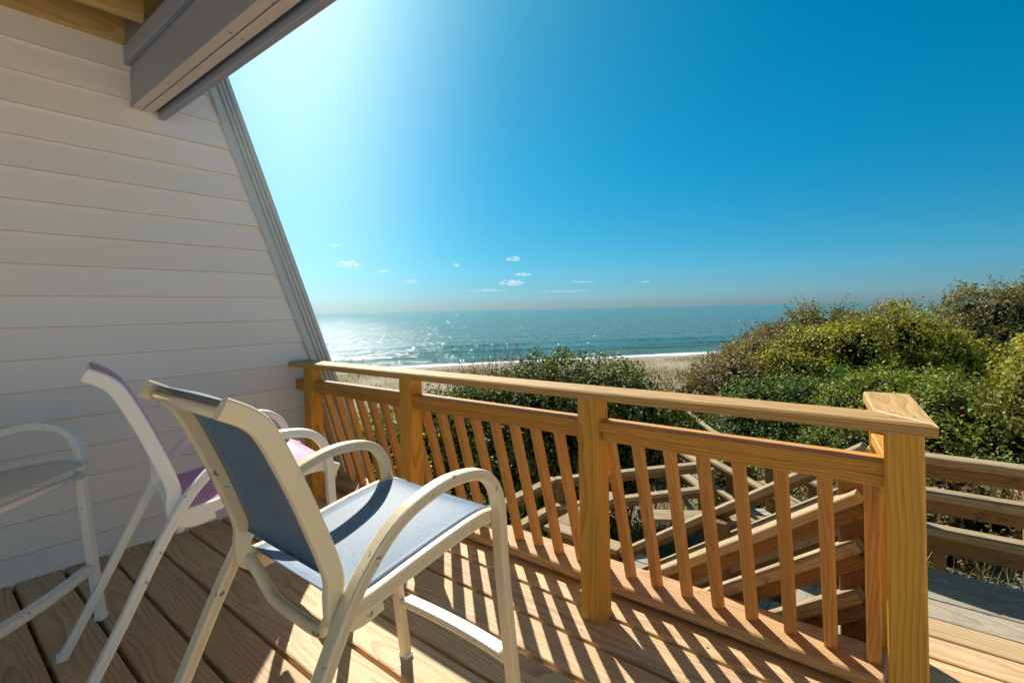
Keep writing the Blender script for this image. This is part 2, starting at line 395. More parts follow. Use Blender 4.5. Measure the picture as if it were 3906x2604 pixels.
def prism(name, plan, z0, z1, mat, parent=None, bev=0.005):
    """Plan polygon (counter-clockwise) with a small chamfer on the upper arris; local X along first edge."""
    P = [Vector((x, y)) for x, y in plan]; n = len(P); c = sum(P, Vector((0, 0))) / n
    x = (P[1] - P[0]).normalized(); y = Vector((-x.y, x.x))
    Q = [((p - c).dot(x), (p - c).dot(y)) for p in P]
    ins = []
    for i in range(n):
        a, b, d = Vector(Q[i - 1]), Vector(Q[i]), Vector(Q[(i + 1) % n])
        e1, e2 = (b - a).normalized(), (d - b).normalized()
        n1, n2 = Vector((-e1.y, e1.x)), Vector((-e2.y, e2.x))
        k = bev / max(0.3, 1 + n1.dot(n2)); ins.append(b + (n1 + n2) * k)
    h = (z1 - z0) / 2
    V = [(q[0], q[1], -h) for q in Q] + [(q[0], q[1], h - bev) for q in Q] + [(q.x, q.y, h) for q in ins]
    F = [list(range(n))[::-1], list(range(2 * n, 3 * n))]
    for lo in (0, n):
        F += [[lo + i, lo + (i + 1) % n, lo + n + (i + 1) % n, lo + n + i] for i in range(n)]
    M = Matrix(((x.x, y.x, 0, c.x), (x.y, y.y, 0, c.y), (0, 0, 1, (z0 + z1) / 2), (0, 0, 0, 1)))
    return place(name, mesh(name, V, F, mat), parent, M)

def fbm(x, y, seed=0):
    s = np.zeros_like(x, dtype=float); a = 1.0; f = 1.0
    for k in range(4):
        t = seed * 1.7 + k * 2.3
        s += a * np.sin(f * (x * math.cos(t) + y * math.sin(t)) + t * 5) * np.cos(f * 0.8 * (y * math.cos(t + 1) - x * math.sin(t + 1)) + t)
        a *= 0.55; f *= 1.9
    return s

# ------------------------------------------------------------------ ground, beach, sea
SN = (-0.81, 0.586); ST = (0.586, 0.81)       # out to sea / along the shore
SEA_Z = -7.0
def ground_z(x, y):
    x = np.asarray(x, float); y = np.asarray(y, float)
    s = SN[0] * x + SN[1] * y
    z = np.interp(s, [-40, 3, 8, 15, 30, 50, 66, 78, 100, 140], [-1.9, -1.9, -2.55, -3.4, -4.7, -5.8, -6.55, -7.0, -8.6, -11])
    dune = np.clip((s - 8) / 10, 0, 1) * np.clip((62 - s) / 14, 0, 1)
    z = z + dune * 0.28 * fbm(x * 0.16, y * 0.16, 3) + 0.05 * fbm(x * 0.9, y * 0.9, 5)
    hill = np.exp(-(((x - 3.5) / 6.0) ** 2 + ((y - 17) / 6.5) ** 2))
    hill2 = np.exp(-(((x - 6) / 7.0) ** 2 + ((y - 9) / 4.0) ** 2))
    bounce_bank = np.exp(-(((x - 13) / 5.0) ** 2 + ((y + 1) / 9.0) ** 2))  # unseen sand bank added to bounce sunlight onto the shaded wall
    return z + 2.2 * hill + 1.1 * hill2 + 5.4 * bounce_bank

def make_ground():
    xs = np.concatenate([[-900, -400, -200], np.arange(-120, -20, 3.0), np.arange(-20, 14, 0.6), np.arange(14, 60, 4.0), [100, 300, 900]])
    ys = np.concatenate([[-900, -300, -80, -30], np.arange(-12, 30, 0.6), np.arange(30, 120, 3.0), np.arange(120, 260, 12), [400, 700, 1300]])
    X, Y = np.meshgrid(xs, ys); Z = ground_z(X, Y)
    V = np.stack([X, Y, Z], -1).reshape(-1, 3); nx, ny = len(xs), len(ys)
    F = [[j * nx + i, j * nx + i + 1, (j + 1) * nx + i + 1, (j + 1) * nx + i] for j in range(ny - 1) for i in range(nx - 1)]
    me = mesh('ground', V.tolist(), F, 'ground', True)
    s = SN[0] * V[:, 0] + SN[1] * V[:, 1]
    lit = np.clip(1 - (s - 10) / 12, 0, 1) * np.clip((V[:, 1] - 1.5) / 2, 0, 1) * np.clip((4.5 - V[:, 0]) / 2, 0, 1); wet = np.clip((s - 72) / 4, 0, 1)
    ca = me.color_attributes.new('Col', 'FLOAT_COLOR', 'POINT')
    ca.data.foreach_set('color', np.stack([lit, wet, np.clip((9 - s) / 3, 0, 1), s * 0 + 1], -1).astype(np.float32).ravel())
    tag(place('ground', me), 'sandy dune ground falling away to the beach', 'ground', kind='structure')
make_ground()

def make_sea():
    srow = np.concatenate([np.arange(74, 128, 0.45), 128 * 1.05 ** np.arange(0, 112)])
    tcol = np.concatenate([-np.geomspace(30000, 160, 26), np.arange(-150, 190, 2.5), np.geomspace(200, 30000, 26)])
    S, T = np.meshgrid(srow, tcol, indexing='ij')
    wob = 1.6 * np.sin(T * 0.045) + 0.8 * np.sin(T * 0.13 + 1.0)
    Z = np.full_like(S, SEA_Z)
    foam = np.clip((80.2 + 0.7 * wob - S) / 1.6, 0, 1) * 1.0
    muddy = np.clip((96 - S) / 16, 0, 1) * 0.7
    for s0, amp, w, ph, fo in ((84.5, 0.36, 1.3, 0.0, 0.5), (92.0, 0.38, 1.6, 2.0, 0.28), (103.0, 0.34, 2.2, 4.0, 0.0), (117.0, 0.26, 2.6, 1.0, 0.0)):
        d = S - s0 - wob * 0.9 - 1.4 * np.sin(T * 0.021 + ph)
        mod = 0.45 + 0.55 * np.sin(T * 0.05 + ph) ** 2
        Z += amp * mod * np.exp(-(d / w) ** 2) * np.where(d < 0, np.exp(-(d / (w * .6)) ** 2), 1.0)
        foam = np.maximum(foam, fo * np.clip(mod - 0.35, 0, 1) * 1.5 * np.exp(-((d + 0.8) / 0.9) ** 2))
    X = SN[0] * S + ST[0] * T; Y = SN[1] * S + ST[1] * T
    V = np.stack([X, Y, Z], -1).reshape(-1, 3); n0, n1 = S.shape
    F = [[i * n1 + j, (i + 1) * n1 + j, (i + 1) * n1 + j + 1, i * n1 + j + 1] for i in range(n0 - 1) for j in range(n1 - 1)]
    me = mesh('sea', V.tolist(), F, 'sea', True)
    if me.polygons[0].normal.z < 0: me.flip_normals()
    ca = me.color_attributes.new('Col', 'FLOAT_COLOR', 'POINT')
    ca.data.foreach_set('color', np.stack([foam, muddy, S * 0, S * 0 + 1], -1).astype(np.float32).ravel())
    tag(place('sea', me), 'teal sea with small breakers and sun glitter', 'sea', kind='structure')
make_sea()

# ------------------------------------------------------------------ house: gable wall with lap siding and slanted rake
WALL_RZ = R(2.6); WALL_O = (-3.300, 0.30, 0.0)
house = thing('beach_house', 'grey lap-sided gable wall of the house with steep slanted rake board', 'house', WALL_O, WALL_RZ)
HM = MATS[house.name]
def rake_y(z): return 1.90 - 0.30 + (0.916 - z) / 2.67 - 0.075      # local y of the siding's end at height z
def make_house():
    P = 0.1497; z0 = 1.0205 - 22 * P
    for k in range(0, 44):
        a, b = z0 + k * P, z0 + (k + 1) * P + 0.018
        if b < -2.0 or a > 4.6: continue
        th = 0.017
        yl = -3.2
        def yr(z): return rake_y(z) + 0.03
        # lap plank: lower edge proud, upper edge tucked behind the next; some courses are butted from two lengths
        cut = {34: -0.35, 27: -0.62, 20: -0.5}.get(k)
        pieces = [(yl, None)] if cut is None else [(yl, cut - 0.0012), (cut + 0.0012, None)]
        for y0, y1 in pieces:
            ea, eb = (yr(a), yr(b)) if y1 is None else (y1, y1)
            V = [(th, y0, a), (th, ea, a), (0.0, eb, b), (0.0, y0, b), (-0.008, y0, a), (-0.008, ea, a), (-0.02, eb, b), (-0.02, y0, b)]
            F = [[0, 1, 2, 3], [4, 7, 6, 5], [0, 4, 5, 1], [1, 5, 6, 2], [2, 6, 7, 3], [3, 7, 4, 0]]
            # local X of the plank runs along its length so the grain does too
            c = Vector((0, (y0 + ea) / 2, (a + b) / 2))
            V2 = [((v[1] - c.y), -(v[0] - c.x), v[2] - c.z) for v in V]
            M = HM @ Matrix.Translation(c) @ Matrix(((0, -1, 0, 0), (1, 0, 0, 0), (0, 0, 1, 0), (0, 0, 0, 1)))
            pl = place('siding_plank', mesh('siding_plank', V2, F, 'siding'), house, M)
            zc = a + 0.0016 - c.z; ln = ea - y0; q0, q1 = zc - 0.0014, zc + 0.0012; f0, f1 = -th - 0.0009, -th + 0.006
            Vj = [(-ln / 2, f0, q0), (ln / 2, f0, q0), (ln / 2, f0, q1), (-ln / 2, f0, q1), (-ln / 2, f1, q0), (ln / 2, f1, q0), (ln / 2, f1, q1), (-ln / 2, f1, q1)]
            place('lap_joint', mesh('lap_joint', Vj, [[0, 1, 2, 3], [7, 6, 5, 4], [0, 4, 5, 1], [3, 2, 6, 7], [1, 5, 6, 2], [0, 3, 7, 4]], 'joint'), pl, M)
    # sheathing behind the planks
    V = [(-0.03, -3.2, -2.2), (-0.03, rake_y(-2.2), -2.2), (-0.03, rake_y(4.7), 4.7), (-0.03, -3.2, 4.7)]
    V += [(-0.15, v[1], v[2]) for v in V]
    place('wall', mesh('wall', V, [[0, 1, 2, 3], [7, 6, 5, 4], [0, 4, 5, 1], [1, 5, 6, 2], [2, 6, 7, 3], [3, 7, 4, 0]], 'siding'), house, HM)
    # rake: inner board, then stepped outer mouldings
    def strip(name, d0, d1, x0, x1, mat):
        lo, hi = -2.1, 4.6
        pts = [(rake_y(lo) + d0, lo), (rake_y(lo) + d1, lo), (rake_y(hi) + d1, hi), (rake_y(hi) + d0, hi)]
        ax = Vector((0, pts[3][0] - pts[0][0], hi - lo)).normalized(); ln = math.hypot(pts[3][0] - pts[0][0], hi - lo)
        c0 = Vector(((x0 + x1) / 2, (pts[0][0] + pts[1][0]) / 2, lo)); c1 = c0 + ax * ln
        wd = (d1 - d0) * 2.67 / math.hypot(1, 2.67)
        p0, p1 = HM @ c0, HM @ c1
        nrm = HM.to_3x3() @ Vector((1, 0, 0))
        return bar(name, p0, p1, wd, x1 - x0, mat, house, up=nrm, bev=0.004)
    strip('rake_board', 0.0, 0.052, -0.02, 0.040, 'trim')
    strip('rake_moulding', 0.053, 0.074, -0.02, 0.056, 'trim')
    strip('rake_moulding', 0.075, 0.096, -0.02, 0.068, 'trim')
    strip('drip_edge', 0.097, 0.125, -0.02, 0.082, 'trim')
    # roof slope behind the rake
    lo, hi = -2.1, 4.6
    V = []
    for x in (-0.021, -5.0):
        for d in (0.02, 0.118):
            V += [(x, rake_y(lo) + d, lo), (x, rake_y(hi) + d, hi)]
    F = [[0, 1, 3, 2], [4, 6, 7, 5], [2, 3, 7, 6], [0, 4, 5, 1], [0, 2, 6, 4], [1, 5, 7, 3]]
    place('roof', mesh('roof', V, F, 'roof'), house, HM)
make_house()

# ------------------------------------------------------------------ upper deck over the porch
def make_upper():
    up = thing('upper_deck', 'underside of the upper deck with grey painted beam and bare joists', 'balcony', (-3.2, 0.8, 2.3))
    x1 = 2.0
    sk = 0.012          # the beam runs very slightly off square
    def lb(name, y0, y1, z0, z1, mat, bev=0.003):
        xa, xb = -3.40, x1
        return bar(name, (xa, (y0 + y1) / 2, (z0 + z1) / 2), (xb, (y0 + y1) / 2 + sk * (xb - xa), (z0 + z1) / 2), y1 - y0, z1 - z0, mat, up, bev=bev)
    lb('beam', 0.828, 0.874, 2.333, 2.60, 'beam'); lb('beam', 0.8795, 0.930, 2.334, 2.60, 'beam')
    lb('soffit_strip', 0.829, 0.8735, 2.3285, 2.3328, 'beamlow', 0.001); lb('soffit_strip', 0.8805, 0.929, 2.3295, 2.3338, 'beamlow', 0.001)
    lb('ledger', 0.800, 0.8275, 2.551, 2.648, 'beam')
    lb('fascia', 0.956, 0.990, 2.303, 2.90, 'beam', 0.004); lb('rim_board', 0.9305, 0.9555, 2.370, 2.88, 'beam')
    for x in np.arange(-3.318, 1.95, 0.305):
        bar('joist', (x + 0.019, -2.6, 2.749), (x + 0.019, 0.800 + sk * (x + 3.4), 2.749), 0.038, 0.186, 'joist', up)
    y = -2.6
    while y < 0.94:
        bar('deck_board', (-3.38, y + 0.07, 2.862), (2.0, y + 0.07, 2.862), 0.140, 0.034, 'joist', up); y += 0.147
make_upper()

# ------------------------------------------------------------------ deck floor
deck = thing('deck_floor', 'pale pine deck floor of long boards under the chairs', 'deck', (-1.5, 0.5, -0.04))
SCREWS = []
def make_deck():
    y = 0.333 - 0.181 * 10
    while y < 1.9:
        x0 = -3.2985 - 0.0455 * (y + 0.09 - 0.3) if y > -2 else -3.3
        # butt joints here and there
        jx = {0.876: None}.get(round(y, 3))
        box('board', x0 + 0.010, 2.2, y + 0.0075, y + 0.1735, -0.038, random.uniform(-0.0012, 0.0012), 'deck', deck, bev=0.010)
        for x in np.arange(-3.08, 2.15, 0.405):
            for dy in (0.045, 0.135): SCREWS.append((x + random.uniform(-.012, .012), y + dy + random.uniform(-.008, .008), 0.0013))
        y += 0.181
    # right of the corner post the new boards run on to the old landing
    for a, b in ((1.963, 2.095), (2.104, 2.240), (2.248, 2.386), (2.394, 2.530)):
        box('board', -0.185, 2.2, a, b, -0.038, random.uniform(-0.001, 0.001), 'deck', deck, bev=0.0075)
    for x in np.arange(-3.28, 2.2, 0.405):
        box('joist', x - 0.019, x + 0.019, -1.6, 1.95, -0.23, -0.0385, 'dark', deck, along='Y')  # joists added under the boards to block light and darken the gaps
    box('rim_joist', -3.36, -0.19, 1.955, 1.993, -0.26, -0.0395, 'rail', deck)
    box('rim_joist', -0.225, -0.187, 1.955, 2.53, -0.26, -0.0395, 'rail', deck, along='Y')
    for x, y in ((-3.0, 1.85), (-1.5, 1.85), (-0.3, 1.85), (1.5, 1.85), (-3.0, -1.2), (-0.3, -1.2), (1.5, -1.2)):
        box('pile', x - .09, x + .09, y - .09, y + .09, -2.6, -0.231, 'oldshade', deck, along='Z')
    V, F = [], []
    for (x, y, z) in SCREWS:
        if not (x < 0.5 and y > -0.3): continue
        b = len(V); rad = 0.0052
        V += [(x + rad * math.cos(t), y + rad * math.sin(t), z + 0.0006) for t in np.arange(6) * math.pi / 3]
        F.append(list(range(b, b + 6)))
    tag(place('screw_heads', mesh('screw_heads', V, F, 'screw'), deck, Matrix.Identity(4)), kind='stuff')
make_deck()

# ------------------------------------------------------------------ new pine railing
def make_railing():
    r = thing('deck_railing', 'new yellow pine railing with slanted balusters and broad cap', 'railing', (-1.7, 1.75, 0))
    posts = [(-3.212, -3.124), (-2.217, -2.130), (-1.104, -1.017), (-0.127, -0.041)]
    for a, b in posts:
        box('post', a, b, 1.710, 1.798, 0.0, 0.8625, 'post', r, along='Z', bev=0.004)
    prism('cap_rail', [(-3.385, 1.680), (-0.0105, 1.680), (-0.1555, 1.8255), (-3.385, 1.8255)], 0.863, 0.8965, 'cap', r, 0.006)
    prism('cap_rail', [(-0.010, 1.6825), (-0.086, 2.215), (-0.219, 2.196), (-0.1575, 1.8290)], 0.863, 0.8965, 'cap', r, 0.006)
    spans = [(-3.38, -3.2125)] + [(posts[i][1] + 0.0006, posts[i + 1][0] - 0.0006) for i in range(3)]
    for i, (a, b) in enumerate(spans):
        box('mid_rail', a - (0 if i == 0 else 0), b, 1.729, 1.818, 0.7355, 0.7725, 'rail', r, bev=0.004)
        box('nailer', a + 0.012, b, 1.734, 1.775, 0.701, 0.735, 'rail', r, bev=0.002)
    prism('base_plate', [(-3.41, 1.912), (-0.150, 1.912), (-0.150, 2.098), (-3.41, 2.098)], 0.021, 0.060, 'plate', r, 0.006)
    for k in range(27):
        xb = -0.163 - 0.1225 * k - 0.019 + random.uniform(-.003, .003)
        if xb < -3.34: continue
        bar('baluster', (xb, 2.004, 0.0605), (xb + 0.022, 1.795, 0.7345), 0.0375, 0.0375, 'baluster', r, up=(0, 1, 0), bev=0.003)
    # short return towards the old landing
    box('post', -0.196, -0.110, 2.100, 2.186, 0.0, 0.8625, 'post', r, along='Z', bev=0.004)
    bar('mid_rail', (-0.088, 1.799, 0.754), (-0.147, 2.099, 0.754), 0.086, 0.037, 'rail', r, bev=0.004)
    # dark screw holes in the faces
    V, F = [], []
    def disc(c, u, v, rad):
        b = len(V); c, u, v = Vector(c), Vector(u), Vector(v)
        V.extend([tuple(c + rad * (u * math.cos(t) + v * math.sin(t))) for t in np.arange(7) * 2 * math.pi / 7]); F.append(list(range(b, b + 7)))
    for a, b in spans[1:]:
        for x in (a + 0.022, b - 0.03): disc((x, 1.7283, 0.754), (1, 0, 0), (0, 0, 1), 0.0045)
    for a, b in posts:
        for x in (a + 0.02, b - 0.02): disc((x, 1.745 + random.uniform(0, .02), 0.8970), (1, 0, 0), (0, 1, 0), 0.004)
    for x in np.arange(-2.9, -0.2, 0.49):
        disc((x, 1.94, 0.0606), (1, 0, 0), (0, 1, 0), 0.0042); disc((x + .03, 2.07, 0.0606), (1, 0, 0), (0, 1, 0), 0.0042)
    disc((-0.045, 1.6793, 0.884), (1, 0, 0), (0, 0, 1), 0.006)
    tag(place('screw_heads', mesh('screw_heads', V, F, 'screw'), r, Matrix.Identity(4)), kind='stuff')
make_railing()

# ------------------------------------------------------------------ old weathered landing, stairs and boardwalk
def rail2(parent, p0, p1, cap=0.088, drop=0.06):
    """A flat 2x4 over a board on edge, both weathered, the board in the shade-darkened colour."""
    p0, p1 = Vector(p0), Vector(p1)
    bar('rail', p0 - Vector((0, 0, 0.018)), p1 - Vector((0, 0, 0.018)), cap, 0.036, 'old', parent, bev=0.004)
    d = Vector((0, 0, 0.0372 + drop / 2))
    bar('rail_board', p0 - d, p1 - d, 0.034, drop, 'oldshade', parent, bev=0.003)

def post2(parent, x, y, z0, z1, s=0.088):
    box('post', x - s / 2, x + s / 2, y - s / 2, y + s / 2, z0, z1, 'oldshade', parent, along='Z', bev=0.004)

def make_old():
    ld = thing('old_landing', 'weathered grey landing boards with low three-rail railing by the bushes', 'landing', (0.6, 2.8, -0.05))
    for a, b in ((2.536, 2.690), (2.697, 2.864), (2.871, 3.000)):
        box('board', -0.30, 2.2, a, b, -0.042, random.uniform(-0.003, 0.0), 'olddeck', ld, bev=0.006)
    box('rim_joist', -0.30, 2.2, 2.93, 2.968, -0.26, -0.043, 'oldshade', ld)
    for z, dr in ((0.505, 0.062), (0.345, 0.062), (0.180, 0.075)):
        rail2(ld, (-0.29, 3.04, z), (2.2, 3.04, z), 0.09, dr)
    for x in (-0.262, 0.30, 1.25, 2.15): post2(ld, x, 3.107, -2.4, 0.467)
    for x in (-0.2, 1.0, 2.1): post2(ld, x, 2.9, -2.4, -0.262)

    st = thing('weathered_stairs', 'old grey timber stairs going down behind the new railing', 'stairs', (-1.0, 2.6, -1.0))
    sl = 0.675
    for i in range(5):
        x = -0.315 - 0.268 * i; z = -0.181 * (i + 1)
        box('tread', x - 0.134, x - 0.006, 2.235, 2.965, z - 0.036, z, 'olddeck', st, along='Y', bev=0.005)
        box('tread', x - 0.262, x - 0.140, 2.235, 2.965, z - 0.036, z - 0.001, 'olddeck', st, along='Y', bev=0.005)
    for y in (2.208, 2.992):
        bar('stringer', (-0.28, y, -0.37), (-1.66, y, -0.37 - 1.38 * sl), 0.038, 0.22, 'oldshade', st)
    def srail(y, z, xa, xb, dr): rail2(st, (xa, y, z), (xb, y, z + (xb - xa) * sl), 0.088, dr)
    for z in (0.545, 0.372, 0.195): srail(2.195, z, -0.235, -1.62, 0.062)
    for z in (0.520, 0.345, 0.165): srail(3.04, z, -0.305, -1.63, 0.036)
    post2(st, -0.262, 2.262, -2.4, 0.560)
    post2(st, -0.92, 2.262, -2.4, 0.02); post2(st, -1.58, 2.262, -2.4, -0.42)
    post2(st, -0.98, 2.972, -2.4, 0.0); post2(st, -1.60, 2.972, -2.4, -0.42)

    lo = thing('lower_landing', 'shaded lower landing with weathered rails below the new railing', 'landing', (-2.2, 3.2, -1.0))
    y = 2.2
    while y < 4.0:
        box('board', -2.80, -1.615, y, y + 0.138, -0.944, -0.906 + random.uniform(-.003, .003), 'olddeck', lo, bev=0.005); y += 0.146
    for z in (-0.36, -0.61):
        rail2(lo, (-1.64, 3.04, z), (-2.24, 3.06, z), 0.125 if z > -.4 else .088)
        rail2(lo, (-2.78, 3.93, z), (-1.86, 5.20, z))
        rail2(lo, (-2.80, 3.93, z), (-2.78, 2.25, z))
    post2(lo, -2.20, 3.13, -2.5, -0.40); post2(lo, -2.80, 4.04, -2.5, -0.40); post2(lo, -1.80, 5.16, -2.6, -0.40); post2(lo, -2.84, 2.3, -2.5, -0.40)
    # flat shelf board seen through the balusters
    box('shelf_board', -2.24, -2.10, 3.12, 3.9, -0.395, -0.359, 'old', lo, along='Y')

    bw = thing('boardwalk', 'sunlit weathered boardwalk with slanting rails crossing behind the stairs', 'boardwalk', (-1.6, 6.2, -1.4))
    a0, a1 = Vector((-2.30, 6.38, -0.62)), Vector((-0.55, 4.78, -0.62))
    dv = (a1 - a0).normalized(); nv = Vector((-dv.y, dv.x, 0)) * 0.78
    n = 22
    for i in range(n):
        c = a0 + (a1 - a0) * ((i + 0.5) / n) + nv * 0.5; c.z = -1.36
        bar('board', c - nv * 0.5, c + nv * 0.5, 0.100, 0.036, 'olddeck', bw, bev=0.004)
    for z in (0, -0.30):
        rail2(bw, a0 + Vector((0, 0, z)), a1 + Vector((0, 0, z)))
        rail2(bw, a0 + nv + Vector((0, 0, z - .08)), a1 + nv + Vector((0, 0, z - .08)))
    for t in (0.04, 0.36, 0.68, 0.97):
        c = a0 + (a1 - a0) * t; post2(bw, c.x - .03, c.y - .05, -2.8, -0.66); c += nv; post2(bw, c.x + .03, c.y + .05, -2.8, -0.74)
    # steps from the lower landing's corner down to the walk
    for i in range(4):
        c = Vector((-1.95 - 0.20 * i, 5.35 + 0.30 * i, -0.98 - 0.14 * i))
        bar('tread', c + Vector((-0.42, -0.28, 0)), c + Vector((0.42, 0.28, 0)), 0.26, 0.038, 'old', bw)
    rail2(bw, (-1.87, 5.22, -0.37), (-2.75, 6.55, -0.62)); rail2(bw, (-1.87, 5.22, -0.62), (-2.75, 6.55, -0.87))

    fw = thing('beach_walkway', 'far grey walkway rail running between the bushes towards the beach', 'boardwalk', (-5.0, 12.5, -2.1))
    f0, f1 = Vector((-3.42, 10.0, -1.16)), Vector((-7.25, 15.6, -1.22))
    d = (f1 - f0).normalized(); q = Vector((-d.y, d.x, 0)) * 1.15
    n = 44
    for i in range(n):
        c = f0 + (f1 - f0) * ((i + .5) / n); c.z = -2.12
        bar('board', c, c + q, 0.135, 0.036, 'olddeck', fw, bev=0.004)
    for z in (0, -0.34):
        rail2(fw, f0 + Vector((0, 0, z)), f1 + Vector((0, 0, z))); rail2(fw, f0 + q + Vector((0, 0, z)), f1 + q + Vector((0, 0, z)))
    for t in (0.02, 0.2, 0.4, 0.6, 0.8, 0.98):
        c = f0 + (f1 - f0) * t; post2(fw, c.x, c.y, -3.6, -1.25); c = c + q; post2(fw, c.x, c.y, -3.6, -1.25)
    rail2(fw, (-3.42, 10.0, -1.16), (-2.55, 8.3, -0.86)); rail2(fw, (-3.40, 9.98, -1.50), (-2.55, 8.3, -1.2)); post2(fw, -2.6, 8.35, -3.2, -0.9)
    rail2(fw, f0 + q + Vector((0, 0, -.02)), Vector((-3.55, 7.75, -0.86)))
make_old()

# ------------------------------------------------------------------ chairs
def catmull(pts, n=6):
    P = [Vector(p) for p in pts]; P = [P[0] * 2 - P[1]] + P + [P[-1] * 2 - P[-2]]; out = []
    for i in range(1, len(P) - 2):
        for k in range(n):
            t = k / n; a, b, c, d = P[i - 1], P[i], P[i + 1], P[i + 2]
            out.append(0.5 * ((2 * b) + (c - a) * t + (2 * a - 5 * b + 4 * c - d) * t * t + (3 * b - a - 3 * c + d) * t ** 3))
    out.append(P[-2]); return out

def sweep(pts, sec, lat):
    """Sweep section (l, n) along pts; l follows the fixed lateral axis."""
    V, F = [], []; m = len(sec); L = Vector(lat)
    for i, p in enumerate(pts):
        t = (pts[min(i + 1, len(pts) - 1)] - pts[max(i - 1, 0)]).normalized()
        l = (L - t * L.dot(t)).normalized(); n = t.cross(l)
        V += [tuple(p + l * a + n * b) for a, b in sec]
    for i in range(len(pts) - 1):
        F += [[i * m + j, i * m + (j + 1) % m, (i + 1) * m + (j + 1) % m, (i + 1) * m + j] for j in range(m)]
    F += [list(range(m))[::-1], list(range(len(V) - m, len(V)))]
    return V, F

def flat_tube(w, t, grooves=True):
    a, b = w / 2, t / 2; c = min(0.006, b * .6); s = []
    s += [(-a + c, -b), (a - c, -b), (a - c * .3, -b + c * .3), (a, -b + c)]
    if grooves:
        for k in range(1, 5):
            y = -b + c + (2 * b - 2 * c) * k / 5; s += [(a, y - .0012), (a - .0015, y), (a, y + .0012)]
    s += [(a, b - c), (a - c * .3, b - c * .3), (a - c, b), (-a + c, b), (-a + c * .3, b - c * .3), (-a, b - c)]
    if grooves:
        for k in range(4, 0, -1):
            y = -b + c + (2 * b - 2 * c) * k / 5; s += [(-a, y + .0012), (-a + .0015, y), (-a, y - .0012)]
    s += [(-a, -b + c), (-a + c * .3, -b + c * .3)]
    return s

def round_sec(r, n=10): return [(r * math.cos(2 * math.pi * k / n), r * math.sin(2 * math.pi * k / n)) for k in range(n)]

ARM = [(.300, 0.0), (.376, .152), (.452, .304), (.524, .455), (.597, .592), (.656, .672), (.735, .738), (.842, .776), (.930, .783), (1.008, .768), (1.056, .722), (1.076, .650), (1.084, .500), (1.112, .250), (1.142, 0.0)]
BACK = [(.700, .556), (.640, .545), (.592, .562), (.585, .612), (.583, .668), (.535, .800), (.487, .912), (.450, .985), (.420, 1.018), (.372, 1.045)]
SEAT = [(.600, .566), (.680, .574), (.790, .596), (.920, .620), (1.020, .634), (1.075, .632), (1.120, .612)]

